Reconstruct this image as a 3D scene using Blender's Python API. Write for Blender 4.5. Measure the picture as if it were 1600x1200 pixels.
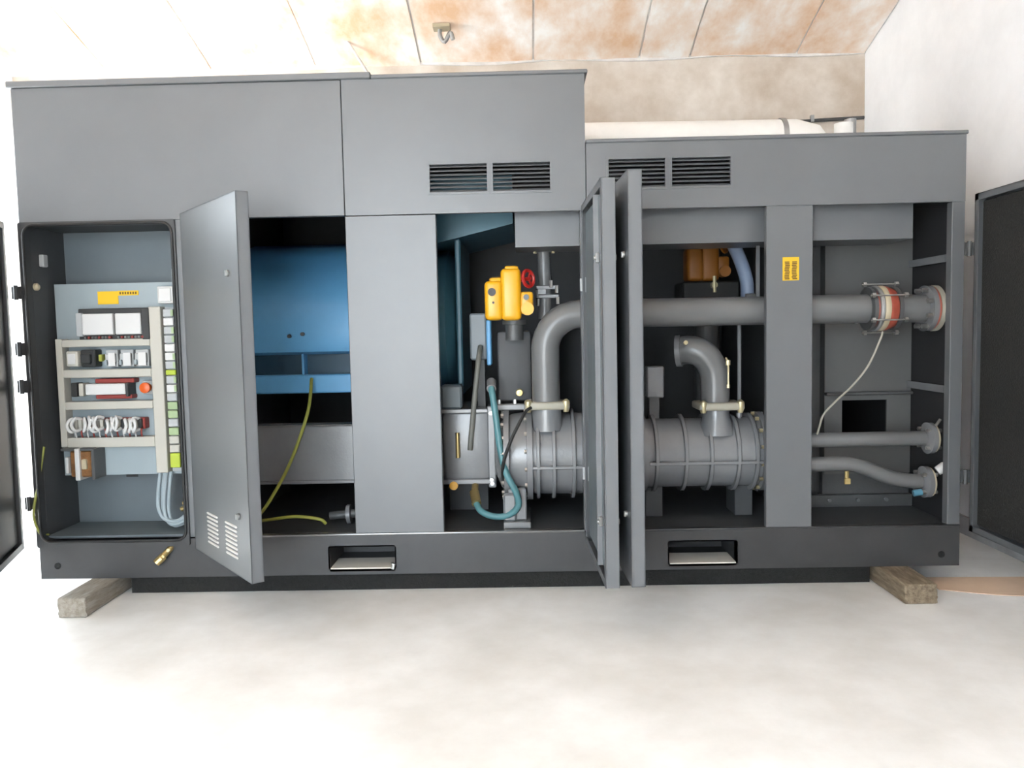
import bpy, bmesh, math, random
from mathutils import Vector, Matrix
random.seed(7)
for o in list(bpy.data.objects): bpy.data.objects.remove(o)
scene = bpy.context.scene
COL = scene.collection
PI = math.pi

# ------------------------------------------------------------------ camera
def cam_basis(tilt, roll, yaw):
    f = Vector((math.sin(yaw), math.cos(yaw), 0)); r = Vector((math.cos(yaw), -math.sin(yaw), 0)); u = Vector((0, 0, 1))
    f2 = f*math.cos(tilt) - u*math.sin(tilt); u2 = u*math.cos(tilt) + f*math.sin(tilt)
    return r*math.cos(roll) + u2*math.sin(roll), u2*math.cos(roll) - r*math.sin(roll), f2
cd = bpy.data.cameras.new('camera'); cam = bpy.data.objects.new('camera', cd); COL.objects.link(cam)
r_, u_, f_ = cam_basis(math.radians(3.892), math.radians(-1.1825), math.radians(-1.0288))
M = Matrix((r_, u_, -f_)).transposed().to_4x4(); M.translation = Vector((0, -3.8, 1.245))
cam.matrix_world = M
cd.lens = 28.0; cd.sensor_width = 36.0; cd.sensor_fit = 'HORIZONTAL'; cd.clip_start = 0.05; cd.clip_end = 500
scene.camera = cam

# ------------------------------------------------------------------ sky, sun, exposure
world = bpy.data.worlds.new('World'); scene.world = world; world.use_nodes = True
bg = world.node_tree.nodes['Background']
bg.inputs['Color'].default_value = (0.82, 0.92, 1.0, 1); bg.inputs['Strength'].default_value = 3.3
sd = bpy.data.lights.new('sun', 'SUN'); sd.energy = 8.5; sd.angle = math.radians(3.0); sd.color = (1.0, 0.98, 0.96)
sun = bpy.data.objects.new('sun', sd); COL.objects.link(sun)
sun.rotation_euler = Vector((0.33, -0.08, -0.94)).to_track_quat('-Z', 'Y').to_euler()
sun.location = (-8, 1, 9)
vs = scene.view_settings
vs.view_transform = 'Standard'; vs.look = 'None'; vs.exposure = 2.17; vs.gamma = 1.0; vs.use_curve_mapping = False
scene.cycles.use_denoising = True
scene.cycles.max_bounces = 10; scene.cycles.diffuse_bounces = 7

# ------------------------------------------------------------------ materials
MATS = {}
ROOM = {'worn concrete floor', 'pale dry ground', 'tan plaster', 'white plaster', 'orange stained ceiling board', 'grey mortar seam', 'white duct lagging', 'grey cement skirting'}
def mat(name, col, rough=0.5, metal=0.0, var=0.0, scale=6.0, bump=0.0, bscale=60.0, col2=None, spec=0.5, stretch=None):
    if name in MATS: return MATS[name]
    if name not in ROOM: col = tuple(c*0.63 for c in col); col2 = tuple(c*0.63 for c in col2) if col2 else None
    m = bpy.data.materials.new(name); m.use_nodes = True
    nt = m.node_tree; b = nt.nodes['Principled BSDF']
    b.inputs['Base Color'].default_value = (*col, 1); b.inputs['Roughness'].default_value = rough
    b.inputs['Metallic'].default_value = metal
    b.inputs['Specular IOR Level'].default_value = spec
    tc = nt.nodes.new('ShaderNodeTexCoord'); src = tc.outputs['Object']
    if stretch:
        mp = nt.nodes.new('ShaderNodeMapping'); mp.inputs['Scale'].default_value = stretch
        nt.links.new(src, mp.inputs['Vector']); src = mp.outputs['Vector']
    if var or col2:
        n = nt.nodes.new('ShaderNodeTexNoise'); n.inputs['Scale'].default_value = scale
        n.inputs['Detail'].default_value = 6; n.inputs['Roughness'].default_value = 0.62
        nt.links.new(src, n.inputs['Vector'])
        cr = nt.nodes.new('ShaderNodeValToRGB')
        c2 = col2 or tuple(min(1, c*(1+var)) for c in col); c1 = col if col2 else tuple(c*(1-var) for c in col)
        cr.color_ramp.elements[0].position = 0.34; cr.color_ramp.elements[1].position = 0.66
        cr.color_ramp.elements[0].color = (*c1, 1); cr.color_ramp.elements[1].color = (*c2, 1)
        nt.links.new(n.outputs['Fac'], cr.inputs['Fac']); nt.links.new(cr.outputs['Color'], b.inputs['Base Color'])
    if bump:
        n2 = nt.nodes.new('ShaderNodeTexNoise'); n2.inputs['Scale'].default_value = bscale; n2.inputs['Detail'].default_value = 4
        nt.links.new(src, n2.inputs['Vector'])
        bp = nt.nodes.new('ShaderNodeBump'); bp.inputs['Strength'].default_value = bump; bp.inputs['Distance'].default_value = 0.01
        nt.links.new(n2.outputs['Fac'], bp.inputs['Height']); nt.links.new(bp.outputs['Normal'], b.inputs['Normal'])
    MATS[name] = m
    return m
paint   = mat('grey enclosure paint', (0.166, 0.175, 0.184), 0.37, 0, 0.04, 3, 0.05, 300, spec=0.6)
dpaint  = mat('dark grey frame paint', (0.046, 0.047, 0.049), 0.44, 0, 0.12, 5, 0.05, 200)
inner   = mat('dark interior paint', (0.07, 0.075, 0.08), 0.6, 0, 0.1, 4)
slate   = mat('slate cabinet paint', (0.17, 0.205, 0.225), 0.5, 0, 0.05, 4)
foam    = mat('black acoustic foam', (0.018, 0.018, 0.017), 0.95, 0, 0.25, 60, 0.5, 120)
rubber  = mat('black rubber', (0.015, 0.015, 0.015), 0.6)
plate_m = mat('pale galvanised plate', (0.40, 0.47, 0.50), 0.45, 0.1, 0.04, 4)
cream   = mat('cream plastic', (0.60, 0.58, 0.51), 0.5)
white_p = mat('white plastic', (0.78, 0.78, 0.77), 0.45)
lgrey_p = mat('light grey plastic', (0.52, 0.54, 0.55), 0.5)
dgrey_p = mat('charcoal plastic', (0.035, 0.036, 0.036), 0.5)
red_p   = mat('dark red plastic', (0.32, 0.04, 0.03), 0.5)
orange_p= mat('orange red plastic', (0.85, 0.14, 0.02), 0.4)
lime    = mat('lime plastic', (0.55, 0.68, 0.05), 0.45)
green_p = mat('pale green plastic', (0.42, 0.55, 0.30), 0.5)
yellow  = mat('yellow sticker', (1.0, 0.62, 0.012), 0.45)
yprint  = mat('sticker print', (0.20, 0.11, 0.005), 0.6)
yact    = mat('yellow enamel', (1.0, 0.50, 0.009), 0.33, 0, 0.03, 5)
brown_m = mat('amber enamel', (0.42, 0.15, 0.012), 0.5)
red_e   = mat('red enamel', (0.60, 0.025, 0.02), 0.35)
blue    = mat('blue motor paint', (0.16, 0.50, 0.88), 0.42, 0, 0.06, 3, 0.05, 120)
teal    = mat('teal blue paint', (0.07, 0.20, 0.27), 0.4, 0, 0.08, 3)
cast    = mat('grey cast iron paint', (0.25, 0.258, 0.268), 0.27, 0, 0.06, 6, 0.06, 90, spec=0.7)
castd   = mat('dark cast iron paint', (0.10, 0.104, 0.106), 0.45, 0, 0.1, 6, 0.12, 90)
pipe_m  = mat('grey pipe paint', (0.20, 0.204, 0.206), 0.30, 0, 0.05, 5)
steel   = mat('zinc steel', (0.62, 0.62, 0.60), 0.28, 0.9)
brass   = mat('brass', (0.72, 0.55, 0.24), 0.32, 0.8)
gold_b  = mat('yellow passivated bolt', (0.66, 0.58, 0.36), 0.35, 0.6)
tealhose= mat('teal rubber hose', (0.10, 0.27, 0.30), 0.4)
darkhose= mat('dark grey hose', (0.20, 0.20, 0.175), 0.5)
greycab = mat('pale blue grey cable', (0.42, 0.50, 0.54), 0.45)
ygcab   = mat('yellow green earth cable', (0.40, 0.42, 0.07), 0.5)
ivory   = mat('ivory tube', (0.46, 0.44, 0.36), 0.5)
copper  = mat('copper winding', (0.30, 0.14, 0.05), 0.45, 0.3, 0.3, 60)
redrub  = mat('red rubber bellows', (0.48, 0.10, 0.06), 0.55, 0, 0.2, 12)
creamb  = mat('cream band', (0.60, 0.52, 0.36), 0.5)
bluecap = mat('blue cap plastic', (0.10, 0.30, 0.42), 0.4)
wood    = mat('weathered timber', (0.30, 0.25, 0.19), 0.85, 0, 0, 9, 0.5, 30, col2=(0.46, 0.42, 0.36), stretch=(6, 1, 6))
wood2   = mat('brown timber', (0.20, 0.145, 0.09), 0.85, 0, 0, 9, 0.5, 30, col2=(0.40, 0.32, 0.22), stretch=(6, 1, 6))
cardb   = mat('tan cardboard', (0.98, 0.72, 0.52), 0.8, 0, 0.06, 5)
lag     = mat('white duct lagging', (0.82, 0.82, 0.80), 0.6, 0, 0.04, 5)
galv    = mat('galvanised sheet', (0.55, 0.56, 0.56), 0.4, 0.6, 0.06, 8)
lit_dust    = mat('lit dusty cream steel', (0.95, 0.90, 0.80), 0.7, 0, 0.05, 8)
floor_m = mat('worn concrete floor', (0.64, 0.625, 0.595), 0.38, 0, 0, 1.6, 0.10, 14, col2=(0.82, 0.82, 0.81))
ground_m= mat('pale dry ground', (0.64, 0.62, 0.59), 0.9, 0, 0.1, 0.6, 0.2, 8)
backw_m = mat('tan plaster', (0.47, 0.395, 0.32), 0.85, 0, 0, 2.2, 0.25, 9, col2=(0.70, 0.655, 0.60))
whitew_m= mat('white plaster', (0.74, 0.76, 0.79), 0.8, 0, 0, 1.3, 0.25, 7, col2=(0.87, 0.89, 0.92))
ceil_m  = mat('orange stained ceiling board', (0.72, 0.47, 0.29), 0.8, 0, 0, 3.2, 0.25, 9, col2=(0.92, 0.90, 0.87), stretch=(1.0, 0.55, 1))
seam_m  = mat('grey mortar seam', (0.66, 0.64, 0.62), 0.9, 0, 0.1, 12)
skirt_m = mat('grey cement skirting', (0.33, 0.33, 0.33), 0.85, 0, 0.15, 6, 0.2, 20)
post_m  = mat('white gate paint', (0.7, 0.72, 0.75), 0.6)

# ------------------------------------------------------------------ mesh helpers (world coordinates, metres)
class MB:
    def __init__(s): s.bm = bmesh.new()
    def _join(s, b):
        me = bpy.data.meshes.new('tmp'); b.to_mesh(me); b.free(); s.bm.from_mesh(me); bpy.data.meshes.remove(me); return s
    def box(s, x0, x1, y0, y1, z0, z1, bev=0.0, seg=1, rot=None):
        b = bmesh.new(); bmesh.ops.create_cube(b, size=1)
        sx, sy, sz = abs(x1-x0), abs(y1-y0), abs(z1-z0)
        bmesh.ops.scale(b, vec=(sx, sy, sz), verts=b.verts)
        if bev: bmesh.ops.bevel(b, geom=b.edges[:], offset=min(bev, min(sx, sy, sz)*0.45), segments=seg, affect='EDGES', profile=0.5)
        if rot: bmesh.ops.rotate(b, cent=(0, 0, 0), matrix=rot, verts=b.verts)
        bmesh.ops.translate(b, vec=((x0+x1)/2, (y0+y1)/2, (z0+z1)/2), verts=b.verts)
        return s._join(b)
    def ring_sweep(s, rings, cap=True, closed=False):
        bm = s.bm; vr = [[bm.verts.new(p) for p in r] for r in rings]; n = len(vr[0])
        k = len(vr) if closed else len(vr)-1
        for i in range(k):
            a, b = vr[i], vr[(i+1) % len(vr)]
            for j in range(n): bm.faces.new((a[j], a[(j+1) % n], b[(j+1) % n], b[j]))
        if cap and not closed:
            bm.faces.new(vr[0][::-1]); bm.faces.new(vr[-1])
        return s
    def tube(s, pts, r, n=14, smooth=0, closed=False):
        P = [Vector(p) for p in pts]
        if smooth: P = catmull(P, smooth, closed)
        m = len(P); rr = r if isinstance(r, (list, tuple)) else [r]*m
        if len(rr) != m: rr = [rr[0]]*m
        T = []
        for i in range(m):
            a = P[(i-1) % m] if (closed or i > 0) else P[i]; b = P[(i+1) % m] if (closed or i < m-1) else P[i]
            T.append((b-a).normalized())
        up = Vector((0, 0, 1)) if abs(T[0].z) < 0.9 else Vector((0, 1, 0))
        u = T[0].cross(up).normalized(); rings = []
        for i in range(m):
            u = (u - T[i]*u.dot(T[i])).normalized(); v = T[i].cross(u)
            rings.append([P[i] + (u*math.cos(2*PI*j/n) + v*math.sin(2*PI*j/n))*rr[i] for j in range(n)])
        return s.ring_sweep(rings, True, closed)
    def cyl(s, p0, p1, r, n=20, r1=None):
        return s.tube([p0, p1], [r, r if r1 is None else r1], n)
    def lathe(s, origin, axis, prof, n=40):
        # prof: (distance along axis, radius)
        a = Vector(axis).normalized(); up = Vector((0, 0, 1)) if abs(a.z) < 0.9 else Vector((0, 1, 0))
        u = a.cross(up).normalized(); v = a.cross(u); o = Vector(origin); rings = []
        for d, r in prof:
            rings.append([o + a*d + (u*math.cos(2*PI*j/n) + v*math.sin(2*PI*j/n))*max(r, 1e-4) for j in range(n)])
        return s.ring_sweep(rings)
    def prism_x(s, yz, x0, x1):
        return s.ring_sweep([[Vector((x0, y, z)) for y, z in yz], [Vector((x1, y, z)) for y, z in yz]])
    def prism_y(s, xz, y0, y1):
        return s.ring_sweep([[Vector((x, y0, z)) for x, z in xz], [Vector((x, y1, z)) for x, z in xz]])
    def prism_z(s, xy, z0, z1):
        return s.ring_sweep([[Vector((x, y, z0)) for x, y in xy], [Vector((x, y, z1)) for x, y in xy]])
    def torus(s, c, axis, R, r, n=32, m=10):
        a = Vector(axis).normalized(); up = Vector((0, 0, 1)) if abs(a.z) < 0.9 else Vector((0, 1, 0))
        u = a.cross(up).normalized(); v = a.cross(u); c = Vector(c)
        return s.tube([c + (u*math.cos(2*PI*i/n) + v*math.sin(2*PI*i/n))*R for i in range(n)], r, m, closed=True)
    def holed(s, x0, x1, z0, z1, holes, y0, y1):
        xs = sorted({x0, x1, *[h[0] for h in holes], *[h[1] for h in holes]}); zs = sorted({z0, z1, *[h[2] for h in holes], *[h[3] for h in holes]})
        for i in range(len(xs)-1):
            for j in range(len(zs)-1):
                cx, cz = (xs[i]+xs[i+1])/2, (zs[j]+zs[j+1])/2
                if any(h[0] < cx < h[1] and h[2] < cz < h[3] for h in holes): continue
                s.box(xs[i], xs[i+1], y0, y1, zs[j], zs[j+1])
        return s
    def mesh(s, name, m, smooth=None):
        bmesh.ops.recalc_face_normals(s.bm, faces=s.bm.faces[:])
        me = bpy.data.meshes.new(name); s.bm.to_mesh(me); s.bm.free()
        me.materials.append(m)
        if smooth:
            for p in me.polygons: p.use_smooth = True
            me.set_sharp_from_angle(angle=math.radians(smooth))
        return me
def catmull(P, k, closed=False):
    out = []; n = len(P); segs = n if closed else n-1
    for i in range(segs):
        p1, p2 = P[i], P[(i+1) % n]
        p0 = P[(i-1) % n] if (closed or i > 0) else p1*2-p2
        p3 = P[(i+2) % n] if (closed or i < n-2) else p2*2-p1
        for j in range(k):
            t = j/k
            out.append(0.5*((2*p1) + (p2-p0)*t + (2*p0-5*p1+4*p2-p3)*t*t + (3*p1-p0-3*p2+p3)*t**3))
    if not closed: out.append(P[-1].copy())
    return out
WM = {}
def place(o, parent=None, M=None):
    """world matrix M (identity by default); parent keeps that world position"""
    M = M or Matrix.Identity(4); WM[o.name] = M
    COL.objects.link(o)
    if parent is not None:
        o.parent = parent; o.matrix_parent_inverse = WM[parent.name].inverted()
    o.matrix_basis = M
    return o
def obj(name, mb, m, parent=None, smooth=35, M=None):
    me = mb if isinstance(mb, bpy.types.Mesh) else mb.mesh(name, m, smooth)
    o = bpy.data.objects.new(name, me)
    return place(o, parent, M)
def tag(o, label, cat, group=None):
    o['label'] = label; o['category'] = cat
    if group: o['group'] = group
    return o
def thing(name, loc, label, cat, group=None):
    o = bpy.data.objects.new(name, None); o.empty_display_size = 0.1
    place(o, None, Matrix.Translation(loc)); return tag(o, label, cat, group)
def struct(name, mb, m, parent=None, smooth=None):
    o = obj(name, mb, m, parent, smooth)
    if parent is None: o['kind'] = 'structure'
    return o
def lab(o, text): o['label'] = text; return o
def T(x, y, z): return Matrix.Translation((x, y, z))
def B(*a, **k): return MB().box(*a, **k)

# ------------------------------------------------------------------ the room
XL, XR, YB, YF = -3.9, 2.6, 2.4, -5.2
def vz(y): return 3.27 + 0.70*(1 - ((y+2.0)/4.4)**2)
FZ = -0.022
struct('floor', B(XL-0.25, XR+0.25, YF-0.3, YB+0.2, -0.14, FZ), floor_m)
struct('ground', B(-40, 30, -40, 30, -0.30, -0.145), ground_m)
struct('wall_back', B(XL-0.25, XR+0.25, YB, YB+0.22, -0.03, 3.32), backw_m)
def vault_side(x0, x1):
    ys = [YF + (YB+0.22-YF)*i/24 for i in range(25)]
    yz = [(YF, -0.03)] + [(YB+0.22, -0.03)] + [(y, vz(min(y, YB))+0.03) for y in reversed(ys)]
    return MB().prism_x(yz, x0, x1)
struct('wall_right', vault_side(XR, XR+0.22), whitew_m)
OY0, OY1, OZ = -0.3, 2.32, 2.62          # daylight gateway in the left wall
wl = MB()
wl.box(XL-0.22, XL, YF, OY0, -0.03, 3.0).box(XL-0.22, XL, OY1, YB, -0.03, 3.0)
ys = [YF + (YB-YF)*i/24 for i in range(25)]
wl.prism_x([(YF, 2.99), (OY0, 2.99), (OY0, OZ), (OY1, OZ), (OY1, 2.99), (YB, 2.99)] + [(y, vz(y)+0.03) for y in reversed(ys)], XL-0.22, XL)
struct('wall_left', wl, whitew_m)
struct('wall_front_unseen', MB().box(-0.15, XR+0.22, YF-0.22, YF, -0.03, 3.75).box(XL-0.22, -2.6, YF-0.22, YF, -0.03, 3.75).box(-2.6, -0.15, YF-0.22, YF, 3.0, 3.75), whitew_m)  # unseen wall added so daylight comes in mainly from the front left
struct('baseboard_right', B(XR-0.02, XR, YF, YB, FZ, 0.085), skirt_m)
tr = MB(); n_ = 40
tr.ring_sweep([[Vector((x, YB-0.016-0.006*math.sin(x*9), 3.262+0.010*math.sin(x*5))), Vector((x, YB+0.01, 3.262+0.010*math.sin(x*5))), Vector((x, YB+0.01, 3.30)), Vector((x, YB-0.02-0.006*math.sin(x*7), 3.30))] for x in [XL+(XR-XL)*i/n_ for i in range(n_+1)]])
struct('trim_1', tr, seam_m, None, 40)
# vaulted ceiling of long boards with mortar seams between them
seams = [XL, -3.15, -2.35, -1.55, -0.75, 0.10, 0.90, 1.28, 2.08, XR]
yy = [YF + (YB-YF)*i/28 for i in range(29)]
cbase = MB(); cbase.ring_sweep([[Vector((XL-0.22, y, vz(y)+0.05)), Vector((XR+0.22, y, vz(y)+0.05)), Vector((XR+0.22, y, vz(y)+0.2)), Vector((XL-0.22, y, vz(y)+0.2))] for y in yy])
ceiling = struct('ceiling', cbase, seam_m)
for i in range(len(seams)-1):
    a, b = seams[i]+(0.008 if i else 0), seams[i+1]-0.008
    dz = random.uniform(-0.006, 0.006)
    struct('ceiling_board', MB().ring_sweep([[Vector((a, y, vz(y)+dz)), Vector((b, y, vz(y)+dz)), Vector((b, y, vz(y)+0.055)), Vector((a, y, vz(y)+0.055))] for y in yy]), ceil_m, ceiling, 30)
for x in seams[1:-1]:
    struct('seam_strip', MB().ring_sweep([[Vector((x-0.011, y, vz(y)+0.010)), Vector((x+0.011, y, vz(y)+0.010)), Vector((x+0.011, y, vz(y)+0.05)), Vector((x-0.011, y, vz(y)+0.05))] for y in yy]), seam_m, ceiling, 30)

# ------------------------------------------------------------------ compressor enclosure
enc = thing('compressor_enclosure', (-0.17, 0.85, 0.07), 'long grey sheet metal compressor enclosure with five open doors', 'compressor')
X0, X1, D = -2.405, 2.065, 1.70
base = MB()
FH = [(-0.975, -0.655, 0.098, 0.207), (0.675, 1.0, 0.098, 0.207)]
base.holed(X0+0.005, X1, 0.070, 0.262, FH, 0.0, 0.05)
base.box(X0+0.005, X0+0.055, 0.05, D, 0.07, 0.262).box(X1-0.05, X1, 0.05, D, 0.07, 0.262).box(X0+0.055, X1-0.05, D-0.05, D, 0.07, 0.262)
for x in (-1.4, -0.3, 0.55, 1.35): base.box(x-0.03, x+0.03, 0.05, D-0.05, 0.07, 0.25)
bs = obj('base_frame', base, dpaint, enc, None)
for h in FH:
    fp = MB(); x0, x1, z0, z1 = h
    fp.box(x0, x1, 0.0, 0.30, z0-0.012, z0).box(x0, x1, 0.0, 0.30, z1, z1+0.006).box(x0-0.006, x0, 0.0, 0.30, z0, z1).box(x1, x1+0.006, 0.0, 0.30, z0, z1).box(x0, x1, 0.30, 0.306, z0, z1)
    o = obj('fork_pocket', fp, dpaint, bs, None)
    obj('pocket_floor', B(x0+0.004, x1-0.004, -0.002, 0.17, z0, z0+0.006), lit_dust, bs, None)  # pale dusty plate, cut short to paint in how far light reaches
for x, z in ((-2.315, 0.135), (1.98, 0.125)):
    obj('lug_hole_disc', MB().cyl((x, -0.002, z), (x, 0.02, z), 0.016, 16), foam, bs)  # solid black disc stands in for the dark inside a lug hole
obj('under_base_strip', B(-1.98, 1.66, 0.05, 0.14, FZ, 0.07), foam, enc, None)  # black strip filling the gap between floor and base underside
obj('deck_plate', B(X0+0.03, X1-0.03, 0.03, D-0.03, 0.252, 0.268), inner, enc, None)
obj('sill_strip', B(-1.60, 0.27, -0.006, 0.03, 0.262, 0.274, bev=0.004, seg=2), mat('lip catching light', (0.30, 0.30, 0.30), 0.25, 0.6), enc)  # lighter glossy metal paints in the light caught by the base edge
obj('sill_strip', B(0.30, X1, -0.004, 0.03, 0.262, 0.272, bev=0.004, seg=2), dpaint, enc)
# upper panels with louvre openings
G = [(-0.438, -0.164, 1.895, 2.029), (-0.140, 0.132, 1.895, 2.029), (0.403, 0.671, 1.897, 2.033), (0.699, 0.976, 1.897, 2.033)]
lab(obj('upper_panel', B(X0, -0.8435, 0, 0.03, 1.80, 2.428, bev=0.003), paint, enc, None), 'tall plain grey upper panel on the left')
obj('upper_panel', MB().holed(-0.8395, 0.2965, 1.80, 2.428, G[:2], 0, 0.03), paint, enc, None)
obj('upper_panel', MB().holed(0.3005, X1, 1.80, 2.108, G[2:], 0, 0.03), paint, enc, None)
for gi, (x0, x1, z0, z1) in enumerate(G):
    fr = MB(); t = 0.008
    fr.box(x0-t, x1+t, -0.004, 0.02, z1-0.002, z1+t).box(x0-t, x1+t, -0.004, 0.02, z0-t, z0+0.002).box(x0-t, x0+0.002, -0.004, 0.02, z0, z1).box(x1-0.002, x1+t, -0.004, 0.02, z0, z1)
    g = obj('louvre_grille', fr, paint, enc, None)
    slat = MB().box(-(x1-x0)/2, (x1-x0)/2, -0.009, 0.009, -0.0015, 0.0015, rot=Matrix.Rotation(math.radians(32), 3, 'X')).mesh('slat', paint)
    for k in range(7):
        obj('slat', slat, paint, g, M=T((x0+x1)/2, 0.012, z0 + (z1-z0)*(k+0.5)/7))
# posts
obj('post', B(-1.655, -1.600, 0.0, 0.06, 0.268, 1.80, bev=0.003), paint, enc, None)
lab(obj('post', B(-0.843, -0.412, 0, 0.035, 0.272, 1.797, bev=0.003), paint, enc, None), 'wide grey fixed panel between two open bays')
obj('post', B(0.268, 0.300, 0, 0.07, 0.268, 1.80, bev=0.003), paint, enc, None)
lab(obj('post', B(1.141, 1.359, 0, 0.035, 0.268, 1.80, bev=0.003), paint, enc, None), 'grey fixed panel carrying a yellow sticker')
obj('post', B(2.005, X1, 0, 0.05, 0.268, 1.80, bev=0.003), paint, enc, None)
# shell
obj('side_panel', B(X0, X0+0.02, 0.03, D, 0.262, 2.428), paint, enc, None)
obj('side_panel', B(X1-0.02, X1, 0.05, D, 0.262, 2.108), mat('black side lining', (0.022, 0.022, 0.025), 0.85), enc, None)
obj('side_panel', B(0.277, 0.297, 0.03, D, 2.108, 2.428), paint, enc, None)
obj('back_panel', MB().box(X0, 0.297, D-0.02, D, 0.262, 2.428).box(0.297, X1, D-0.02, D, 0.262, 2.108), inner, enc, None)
obj('roof_panel', B(X0-0.015, -0.70, -0.014, D+0.01, 2.428, 2.458, bev=0.004), paint, enc, None)
obj('roof_panel', B(-0.699, 0.312, -0.010, D+0.01, 2.428, 2.446, bev=0.004), paint, enc, None)
obj('roof_panel', B(0.300, X1+0.008, -0.008, D+0.01, 2.108, 2.126, bev=0.004), paint, enc, None)
lab(obj('baffle_panel', MB().box(-0.04, 1.876, 0.11, 0.125, 1.645, 1.83).box(-0.04, 1.876, 0.125, 0.40, 1.645, 1.655), paint, enc, None), 'set back grey strip panel across the top of the bays')
for z in (0.915, 1.545):
    obj('side_rail', B(X1-0.045, X1-0.02, 0.05, D-0.05, z-0.018, z+0.018), cast, enc, None)
# bay dividers
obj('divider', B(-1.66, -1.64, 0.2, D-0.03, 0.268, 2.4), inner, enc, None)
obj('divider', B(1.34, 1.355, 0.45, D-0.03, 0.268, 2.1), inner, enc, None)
# yellow sticker on the post
st = lab(obj('warning_sticker', B(1.217, 1.294, -0.002, 0.0, 1.450, 1.559), yellow, enc, None), 'yellow sticker with two columns of dark print')
pm = B(-0.011, 0.011, -0.0006, 0.0006, -0.0028, 0.0028).mesh('print_line', yprint)
for cx in (1.238, 1.272):
    for k in range(11):
        o = obj('print_line', pm, yprint, st, M=T(cx+random.uniform(-0.002, 0.002), -0.0028, 1.458+k*0.0078))

# ---- doors
def make_door(hx, hy, ang, w, z0, z1, side, t=0.052, inner_m=foam, label=None):
    """side=+1: hinge on its left, leaf runs along local +x; outer skin at local -y"""
    Mw = T(hx, hy, 0) @ Matrix.Rotation(math.radians(ang), 4, 'Z')
    a, b = (0, w) if side > 0 else (-w, 0)
    m = MB(); m.box(a, b, -t, -t+0.004, z0, z1)
    for q in ((a, a+0.004), (b-0.004, b)): m.box(q[0], q[1], -t, 0, z0, z1)
    for q in ((z0, z0+0.004), (z1-0.004, z1)): m.box(a, b, -t, 0, q[0], q[1])
    # inward return flange of the pan
    m.box(a, a+0.03, -0.004, 0, z0, z1).box(b-0.03, b, -0.004, 0, z0, z1).box(a, b, -0.004, 0, z0, z0+0.03).box(a, b, -0.004, 0, z1-0.03, z1)
    d = obj('door', m, paint, enc, None, Mw)
    if label: lab(d, label)
    obj('insulation_pad', B(a+0.035, b-0.035, -t+0.005, -0.016, z0+0.035, z1-0.035, bev=0.006), inner_m, d, None, Mw)
    return d, Mw, a, b, t
def latches(d, Mw, x, zs, t, inside=False):
    for z in zs:
        l = MB().cyl((x, -t-0.002, z), (x, -t-0.010, z), 0.014, 16)
        l.box(x-0.006, x+0.006, -t-0.016, -t-0.008, z-0.012, z+0.012, bev=0.002)
        lab(obj('latch', l, steel, d, 35, Mw), 'small silver quarter turn latch')
        if inside:
            l = MB().box(x-0.008, x+0.008, -0.004, 0.012, z-0.02, z+0.02, bev=0.003).cyl((x, 0.0, z), (x, 0.02, z), 0.008, 12)
            l.box(x-0.035, x+0.004, 0.012, 0.016, z-0.008, z+0.008)
            obj('latch', l, steel, d, 35, Mw)
def hinges(zs, x, y, m=paint, p=enc):
    for z in zs:
        obj('hinge', MB().cyl((x, y, z-0.035), (x, y, z+0.035), 0.010, 12).box(x-0.025, x+0.025, y+0.006, y+0.012, z-0.03, z+0.03), m, p)
# cabinet door, far left
d1, m1, a, b, t = make_door(-2.452, -0.035, -70, 0.735, 0.235, 1.80, +1, inner_m=dpaint, label='dark inside of the cabinet door at the far left')
latches(d1, m1, 0.69, (0.55, 1.45), t)
hinges((1.47, 1.20, 1.02, 0.45), -2.425, -0.02, dpaint)
# second door with slotted vents
d2, m2, a, b, t = make_door(-1.562, -0.030, -50.3, 0.727, 0.228, 1.818, +1, label='grey door with slotted vents at its foot, swung half open')
latches(d2, m2, 0.615, (0.49, 1.50), t)
lv = MB().box(-0.066, 0.066, -0.006, 0.0, -0.004, 0.004, rot=Matrix.Rotation(math.radians(25), 3, 'X')).mesh('vent_louvre', mat('lit vent lip', (0.95, 0.93, 0.88), 0.5))  # pale lip colour carries the light that the louvres catch
for cx in (0.275, 0.515):
    for k in range(8):
        obj('vent_louvre', lv, paint, d2, M=m2 @ T(cx, -t, 0.305+k*0.019))
# double doors in the middle
d3, m3, a, b, t = make_door(0.272, -0.020, 92, 0.705, 0.222, 1.815, -1, t=0.055, inner_m=slate, label='middle left door seen almost edge on with latches inside')
latches(d3, m3, -0.62, (0.47, 1.52), t, True)
obj('stiffener', B(-0.50, -0.485, -0.030, 0.004, 0.255, 1.785), cast, d3, None, m3)
obj('door_edge', B(-0.707, -0.700, -0.0555, -0.006, 0.222, 1.815, bev=0.002), paint, d3, None, m3)
d4, m4, a, b, t = make_door(0.424, -0.020, -87.5, 0.70, 0.225, 1.845, +1, t=0.055, label='middle right door seen edge on beside its twin')
latches(d4, m4, 0.62, (0.50, 1.53), t)
hinges((0.55, 1.45), 0.288, -0.014, lgrey_p)
# right end door
d5, m5, a, b, t = make_door(2.112, 0.005, 90, 0.73, 0.237, 1.832, -1, label='black padded inside of the door at the right end')
latches(d5, m5, -0.68, (0.5, 1.5), t)
hinges((0.50, 1.58), 2.088, 0.002, castd)

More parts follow.
